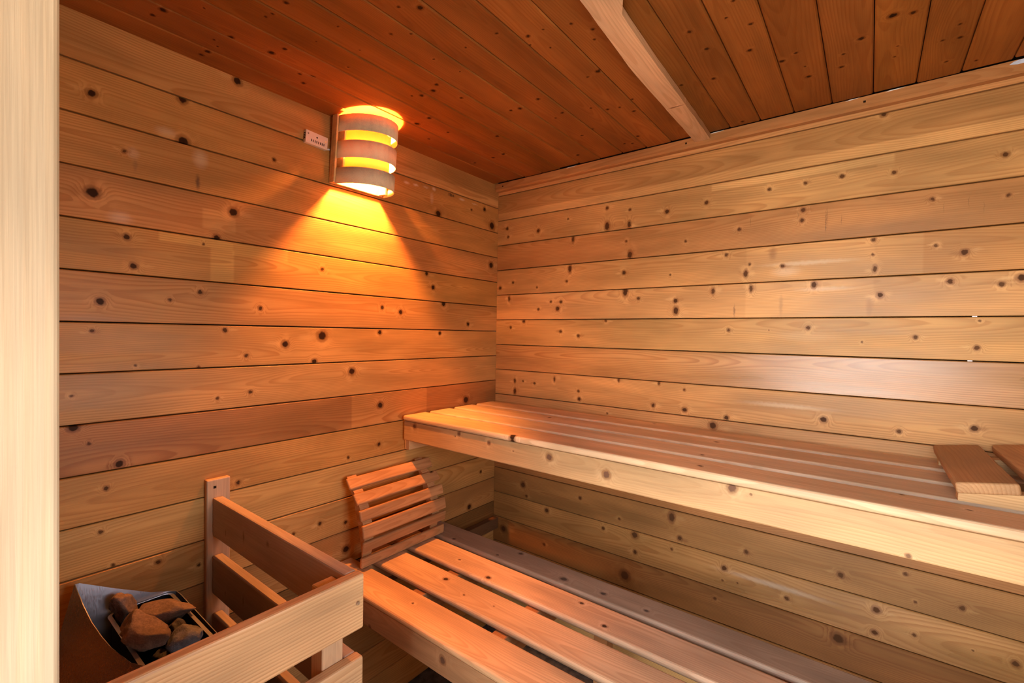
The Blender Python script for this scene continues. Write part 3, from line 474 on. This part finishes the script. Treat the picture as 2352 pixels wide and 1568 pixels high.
lv.append([bm.verts.new(Vector((p[0], p[1], p[2]))) for p in rim])
for (zz, k) in ((-1.46,.55),(-1.53,1.0),(-2.10,1.0)): lv.append([bm.verts.new(Vector(flare(p, k)+(zz,))) for p in rim])
n = len(rim)
for a, b_ in zip(lv[:-1], lv[1:]):
    for i in range(n): bm.faces.new((a[i], b_[i], b_[(i+1)%n], a[(i+1)%n]))
bmesh.ops.recalc_face_normals(bm, faces=bm.faces)
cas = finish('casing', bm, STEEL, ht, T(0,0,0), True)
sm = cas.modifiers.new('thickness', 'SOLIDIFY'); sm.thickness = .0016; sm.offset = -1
cas.data.materials.clear(); cas.data.materials.append(steel('steel_dim_reflection', (.27,.235,.26,1), .3)); cas.data.materials.append(STEEL); sm.material_offset = 1; sm.material_offset_rim = 1  # outer face: dim wall reflection put into the colour; inside stays plain steel
es = cas.modifiers.new('crease', 'EDGE_SPLIT'); es.split_angle = math.radians(35)
# inner tray: rounded box open at the top with a flat lip
def rrect(x0, x1, y0, y1, rad, seg=5):
    out = []
    for (cx, cy, a0) in ((x1-rad,y1-rad,0),(x0+rad,y1-rad,90),(x0+rad,y0+rad,180),(x1-rad,y0+rad,270)):
        for k in range(seg+1):
            a = math.radians(a0+90*k/seg); out.append((cx+rad*math.cos(a), cy+rad*math.sin(a)))
    return out
o_ = rrect(.088,.388,-1.497,-1.371,.018); i_ = rrect(.094,.382,-1.491,-1.378,.015)
bm = bmesh.new(); n = len(o_)
A = [bm.verts.new((p[0],p[1],-1.4025)) for p in o_]; B_ = [bm.verts.new((p[0],p[1],-1.4005)) for p in i_]; C_ = [bm.verts.new((p[0],p[1],-1.56)) for p in i_]
for i in range(n):
    bm.faces.new((A[i], A[(i+1)%n], B_[(i+1)%n], B_[i])); bm.faces.new((B_[i], B_[(i+1)%n], C_[(i+1)%n], C_[i]))
bm.faces.new(C_)
tray = finish('stone_tray', bm, None, ht, T(0,0,0)); tray.data.materials.append(STEEL); tray.data.materials.append(BLACK)
for p in tray.data.polygons:
    if abs(p.normal.z) < .5 or p.center.z < -1.5: p.material_index = 1
sm = tray.modifiers.new('thickness', 'SOLIDIFY'); sm.thickness = .0015; sm.offset = 1
for (a, b_) in ((.10,-1.52),(.10,-1.38),(.40,-1.52),(.40,-1.38)):
    bm = bmesh.new(); bmesh.ops.create_cone(bm, cap_ends=True, segments=14, radius1=.014, radius2=.010, depth=.08)
    finish('foot', bm, BLACK, ht, T(a, b_, -2.14))

def stone_mat(name, c1, c2, speck=0.):
    mat = bpy.data.materials.new(name); mat.use_nodes = True
    t = NT(mat.node_tree); b = mat.node_tree.nodes['Principled BSDF']
    co = t.n('ShaderNodeTexCoord').outputs['Object']
    n1 = t.noise(t.vm('MULTIPLY', co, (1,1.6,1)), 28., 6, .65); n2 = t.noise(co, 190., 3, .7)
    col = t.mix(t.mr(n1, .35, .68, 0., 1.), c1, c2)
    col = t.mix(t.mr(n2, .38, .62, 0., .55), col, tuple(.45*v for v in c1[:3])+(1,))
    if speck: col = t.mix(t.mr(t.noise(co, 75., 2), .60, .66, 0., speck), col, (.012,.010,.009,1))
    t.put(b.inputs['Base Color'], col); b.inputs['Roughness'].default_value = .75
    bp = t.n('ShaderNodeBump'); bp.inputs['Strength'].default_value = .8; bp.inputs['Distance'].default_value = .003
    t.put(bp.inputs['Height'], t.m('ADD', n1, t.m('MULTIPLY', n2, .5))); t.put(b.inputs['Normal'], bp.outputs[0])
    return mat
BR = stone_mat('brown_stone', srgb(142,116,96), srgb(112,90,74)); OC = stone_mat('ochre_stone', srgb(148,116,80), srgb(128,98,72), .9); GR = stone_mat('grey_stone', srgb(128,128,132), srgb(92,88,86)); DK = stone_mat('dark_stone', srgb(72,68,66), srgb(52,48,46))
def stone(label, c, dim, rot, mat, seed):
    rs = random.Random(seed); bm = bmesh.new(); bmesh.ops.create_icosphere(bm, subdivisions=4, radius=1)
    cuts = [(Vector((rs.gauss(0,1), rs.gauss(0,1), rs.gauss(0,1))).normalized(), rs.uniform(.55,.86)) for _ in range(11)]
    for v in bm.verts:
        p = v.co.copy()
        for nn, d in cuts:
            k = p.dot(nn)
            if k > d: p -= nn*(k-d)*.92
        p += p.normalized()*(noise.noise(p*2.3+Vector((seed,0,0)))*.10+noise.noise(p*6+Vector((0,seed,0)))*.035)
        v.co = Vector((p.x*dim[0]/2*1.08, p.y*dim[1]/2*1.08, p.z*dim[2]/2*1.08))
    M = T(*c) @ Matrix.Rotation(rot[2], 4, 'Z') @ Matrix.Rotation(rot[1], 4, 'Y') @ Matrix.Rotation(rot[0], 4, 'X')
    o = finish('stone', bm, mat, None, M, True); o['label'] = label; o['category'] = 'stone'; o['group'] = 'heater stones'
    return o
stone('pale jagged stone at the rear left corner of the heater tray', (0.1246, -1.472, -1.3812), (0.0568, 0.0473, 0.0804), (.3,.2,.4), BR, 3)
stone('long flat brown stone lying along the rear of the heater tray', (0.2025, -1.4166, -1.3871), (0.1337, 0.0552, 0.0517), (.15,-.1,.75), BR, 5)
stone('large rounded brown stone at the front left of the heater tray', (0.2696, -1.4699, -1.3778), (0.1183, 0.071, 0.0738), (.1,.15,.5), BR, 8)
stone('ochre speckled stone tucked left of the large rounded stone', (0.2071, -1.4682, -1.4173), (0.0624, 0.0401, 0.0579), (.1,.1,.2), OC, 12)
stone('dark stone standing against the right rim of the heater tray', (0.2517, -1.3989, -1.4249), (0.0644, 0.0356, 0.0792), (.5,.3,.2), DK, 14)
stone('blue grey stone at the front right of the heater tray', (0.3268, -1.4124, -1.4011), (0.0734, 0.0551, 0.0597), (.2,.1,.9), GR, 17)
stone('small dull stone behind the large rounded stone in the tray', (0.265, -1.432, -1.46), (0.0495, 0.0396, 0.0495), (.2,.1,.9), DK, 19)


# ------------------------------------------------------------------ wall lamp with three bent veneer bands
lp = thing('wall_lamp', 'lit wall lamp of three bent wooden bands glowing orange below the ceiling', 'lamp', T(.0,-.796,-.235))
TL = .091; w_, d_, yc, s_ = .100, .144, -.796, .0205
def lpos(h, y, out): return Vector((.001+out*math.cos(TL)+h*math.sin(TL), y, -.235-out*math.sin(TL)+h*math.cos(TL)))
VEN = wood('veneer', srgb(252,238,204), seed=71., contrast=.25, rough=.6, spec=.2, spacing=.02)
nt_ = VEN.node_tree; pb = nt_.nodes['Principled BSDF']; out_ = nt_.nodes['Material Output']
tl = nt_.nodes.new('ShaderNodeBsdfTranslucent'); tl.inputs[0].default_value = (.62,.34,.12,1)
mx = nt_.nodes.new('ShaderNodeMixShader'); mx.inputs[0].default_value = .04
nt_.links.new(pb.outputs[0], mx.inputs[1]); nt_.links.new(tl.outputs[0], mx.inputs[2]); nt_.links.new(mx.outputs[0], out_.inputs[0])
lo = Vector((0,0,0))
def lamp_part(name, bm, mat, smooth=False, parent=lp): return finish(name, bm, mat, parent, T(0,0,0), smooth)
VIN = wood('inner_veneer', srgb(240,214,170), seed=72., contrast=.2, rough=.6, spec=.1, spacing=.02)
n2 = VIN.node_tree; tl = n2.nodes.new('ShaderNodeBsdfTranslucent'); tl.inputs[0].default_value = (.82,.44,.14,1)
mx = n2.nodes.new('ShaderNodeMixShader'); mx.inputs[0].default_value = .6
n2.links.new(n2.nodes['Principled BSDF'].outputs[0], mx.inputs[1]); n2.links.new(tl.outputs[0], mx.inputs[2]); n2.links.new(mx.outputs[0], n2.nodes['Material Output'].inputs[0])
for (h0, h1, w_, d_, bmat_, nm_) in ((.1665,.2200,.100,.144,VEN,'shade_band'),(.0800,.1360,.100,.144,VEN,'shade_band'),(-.0040,.0490,.100,.144,VEN,'shade_band'),(.128,.176,.079,.120,VIN,'inner_band'),(.041,.090,.079,.120,VIN,'inner_band')):
    bm = bmesh.new(); ring = []
    NS = 44
    for k in range(NS+1):
        a = math.pi*k/NS
        row = []
        for (tt, h) in ((0,h0),(0,h1),(-.0016,h1),(-.0016,h0)):
            row.append(bm.verts.new(lpos(h, yc-(w_+tt)*math.cos(a), s_+(d_+tt)*math.sin(a))))
        ring.append(row)
    for k in range(NS):
        for j in range(4): bm.faces.new((ring[k][j], ring[k+1][j], ring[k+1][(j+1)%4], ring[k][(j+1)%4]))
    bm.faces.new(ring[0]); bm.faces.new(ring[-1][::-1])
    bmesh.ops.recalc_face_normals(bm, faces=bm.faces)
    o = lamp_part(nm_, bm, bmat_, False)
    for p in o.data.polygons: p.use_smooth = p.area > 0 and abs(p.normal.z) < .5
def lbox(y0, y1, o0, o1, h0, h1, bev=.0):
    bm = boxbm(o0, o1, y0, y1, h0, h1, bev)
    for v in bm.verts: v.co = lpos(v.co.z, v.co.y, v.co.x)
    return bm
pm = wood('lamp_plate_wood', srgb(228,190,132), seed=75., contrast=.3, rough=.6)
lamp_part('back_plate', lbox(-.903,-.689,.0,.0135,.0,.223,.001), pm)
for (a, b_) in ((-.9035,-.8965),(-.6955,-.6885)): lamp_part('side_rail', lbox(a, b_, .0137,.0300,.0,.223,.001), pm)
for (a, b_) in ((-.8865,-.8795),(-.7125,-.7055)): lamp_part('inner_rail', lbox(a, b_, .0137,.0520,.002,.219,.001), pm)
bm = bmesh.new(); bmesh.ops.create_cone(bm, cap_ends=True, segments=20, radius1=.018, radius2=.018, depth=.05)
for v in bm.verts: v.co = lpos(.178+v.co.z, yc+v.co.x, .075+v.co.y)
lamp_part('socket', bm, plain('porcelain', (.75,.72,.66,1), .4), True)
lamp_part('socket_arm', lbox(yc-.012,yc+.012,.0137,.060,.176,.190), plain('porcelain_arm', (.7,.68,.62,1), .4))
bm = bmesh.new(); bmesh.ops.create_uvsphere(bm, u_segments=20, v_segments=14, radius=.020)
for v in bm.verts: v.co = lpos(.128+v.co.z*1.15, yc+v.co.x, .075+v.co.y)
em = bpy.data.materials.new('bulb_glow'); em.use_nodes = True; nn = em.node_tree.nodes
nn.remove(nn['Principled BSDF']); ee = nn.new('ShaderNodeEmission'); ee.inputs[0].default_value = (1,.34,.075,1); ee.inputs[1].default_value = 6500.0
em.node_tree.links.new(ee.outputs[0], nn['Material Output'].inputs[0])
lamp_part('bulb', bm, em, True)

# ------------------------------------------------------------------ temperature sensor left of the lamp
sb = thing('sensor_box', 'small white vented sensor box on the wall left of the lamp', 'sensor', T(.0,-.955,-.112))
wpl = plain('cream_plastic', srgb(236,222,204), .45, vary=.03)
Ms = Matrix(((0,0,1,.0),(1,0,0,-.955),(0,1,0,-.112+ZO),(0,0,0,1))) @ Matrix.Rotation(math.radians(-3), 4, 'Z')
bd = finish('body', boxbm(-.038,.038,-.0205,.0205,.0008,.0165,.0015,2), wpl, sb, Ms)
for k in range(8): finish('vent_slot', boxbm(-.020+k*.0062,-.0175+k*.0062,-.0125,-.0045,.0164,.0168), DARK, bd, Ms)
for k in range(4): finish('vent_slot', boxbm(-.0384,-.0379,-.008+k*.0055,-.005+k*.0055,.003,.013), DARK, bd, Ms)
for (a, b_) in ((-.030,.010),(.030,.004),(.0,.0065)):
    bm = bmesh.new(); bmesh.ops.create_cone(bm, cap_ends=True, segments=12, radius1=.0028, radius2=.002, depth=.0012)
    finish('screw', bm, ZINC if a else DARK, bd, Ms @ Matrix.Translation((a, b_, .0168)))
pts = [Vector((.006,-.916,-.129)), Vector((.008,-.910,-.127)), Vector((.006,-.9045,-.126))]
bm = bmesh.new(); rg = []
for i, p in enumerate(pts):
    rg.append([bm.verts.new(p+Vector((math.cos(a)*.0032,0,math.sin(a)*.0032))) for a in [k*math.pi/4 for k in range(8)]])
for a, b_ in zip(rg[:-1], rg[1:]):
    for j in range(8): bm.faces.new((a[j], a[(j+1)%8], b_[(j+1)%8], b_[j]))
bm.faces.new(rg[0][::-1]); bm.faces.new(rg[-1])
bmesh.ops.recalc_face_normals(bm, faces=bm.faces)
finish('cable', bm, plain('white_cable', (.8,.8,.8,1), .5), sb, T(0,0,0), True)

# ------------------------------------------------------------------ headrest on the upper bench
hr = thing('headrest', 'sloping wooden headrest of crosswise planks at the right end of the upper bench', 'headrest', T(1.77,-.23,-1.0665))
TH = math.radians(9.5)
hw = wood('headrest_plank_wood', srgb(190,142,94), rnd=True, contrast=.7, spacing=.006, rough=.55, spec=.2)
hr_w = wood('headrest_rail_wood', srgb(214,168,112), rnd=True, contrast=.6, rough=.55)
for (y0, y1) in ((-.448,-.416),(-.110,-.080)):
    pts = [(1.617,-1.0663),(1.958,-1.0663),(1.958,-1.0515+.341*math.tan(TH)),(1.617,-1.0515)]
    finish('rail', prism(pts, 0, y1-y0), hr_w, hr, Matrix(((1,0,0,0),(0,0,-1,y1),(0,1,0,ZO),(0,0,0,1))))
for k in range(3):
    x0 = 1.611+k*.1145
    M = T(x0, -.0245, -1.0511+(x0-1.617)*math.tan(TH)+.0235*math.cos(TH)) @ Matrix.Rotation(-TH, 4, 'Y') @ Matrix(((0,1,0,0),(-1,0,0,0),(0,0,1,0),(0,0,0,1)))
    finish('slat', boxbm(0,.428,.0,.0935,-.0235,0,.005,3), hw, hr, M)
# the faint stamped number on the second board, right of the lamp
cu = bpy.data.curves.new('board_number', 'FONT'); cu.body = '1864'; cu.size = .019; cu.extrude = .0001; cu.align_x = 'CENTER'
tx = bpy.data.objects.new('board_number', cu); S.collection.objects.link(tx)
dg = bpy.context.evaluated_depsgraph_get(); me = bpy.data.meshes.new_from_object(tx.evaluated_get(dg))
bpy.data.objects.remove(tx); me.materials.clear(); me.materials.append(plain('ink', (.06,.02,.01,1), .8))
link(bpy.data.objects.new('board_number', me), wall_left, Matrix(((0,0,1,.0012),(1,0,0,-.325),(0,1,0,-.141+ZO),(0,0,0,1))))
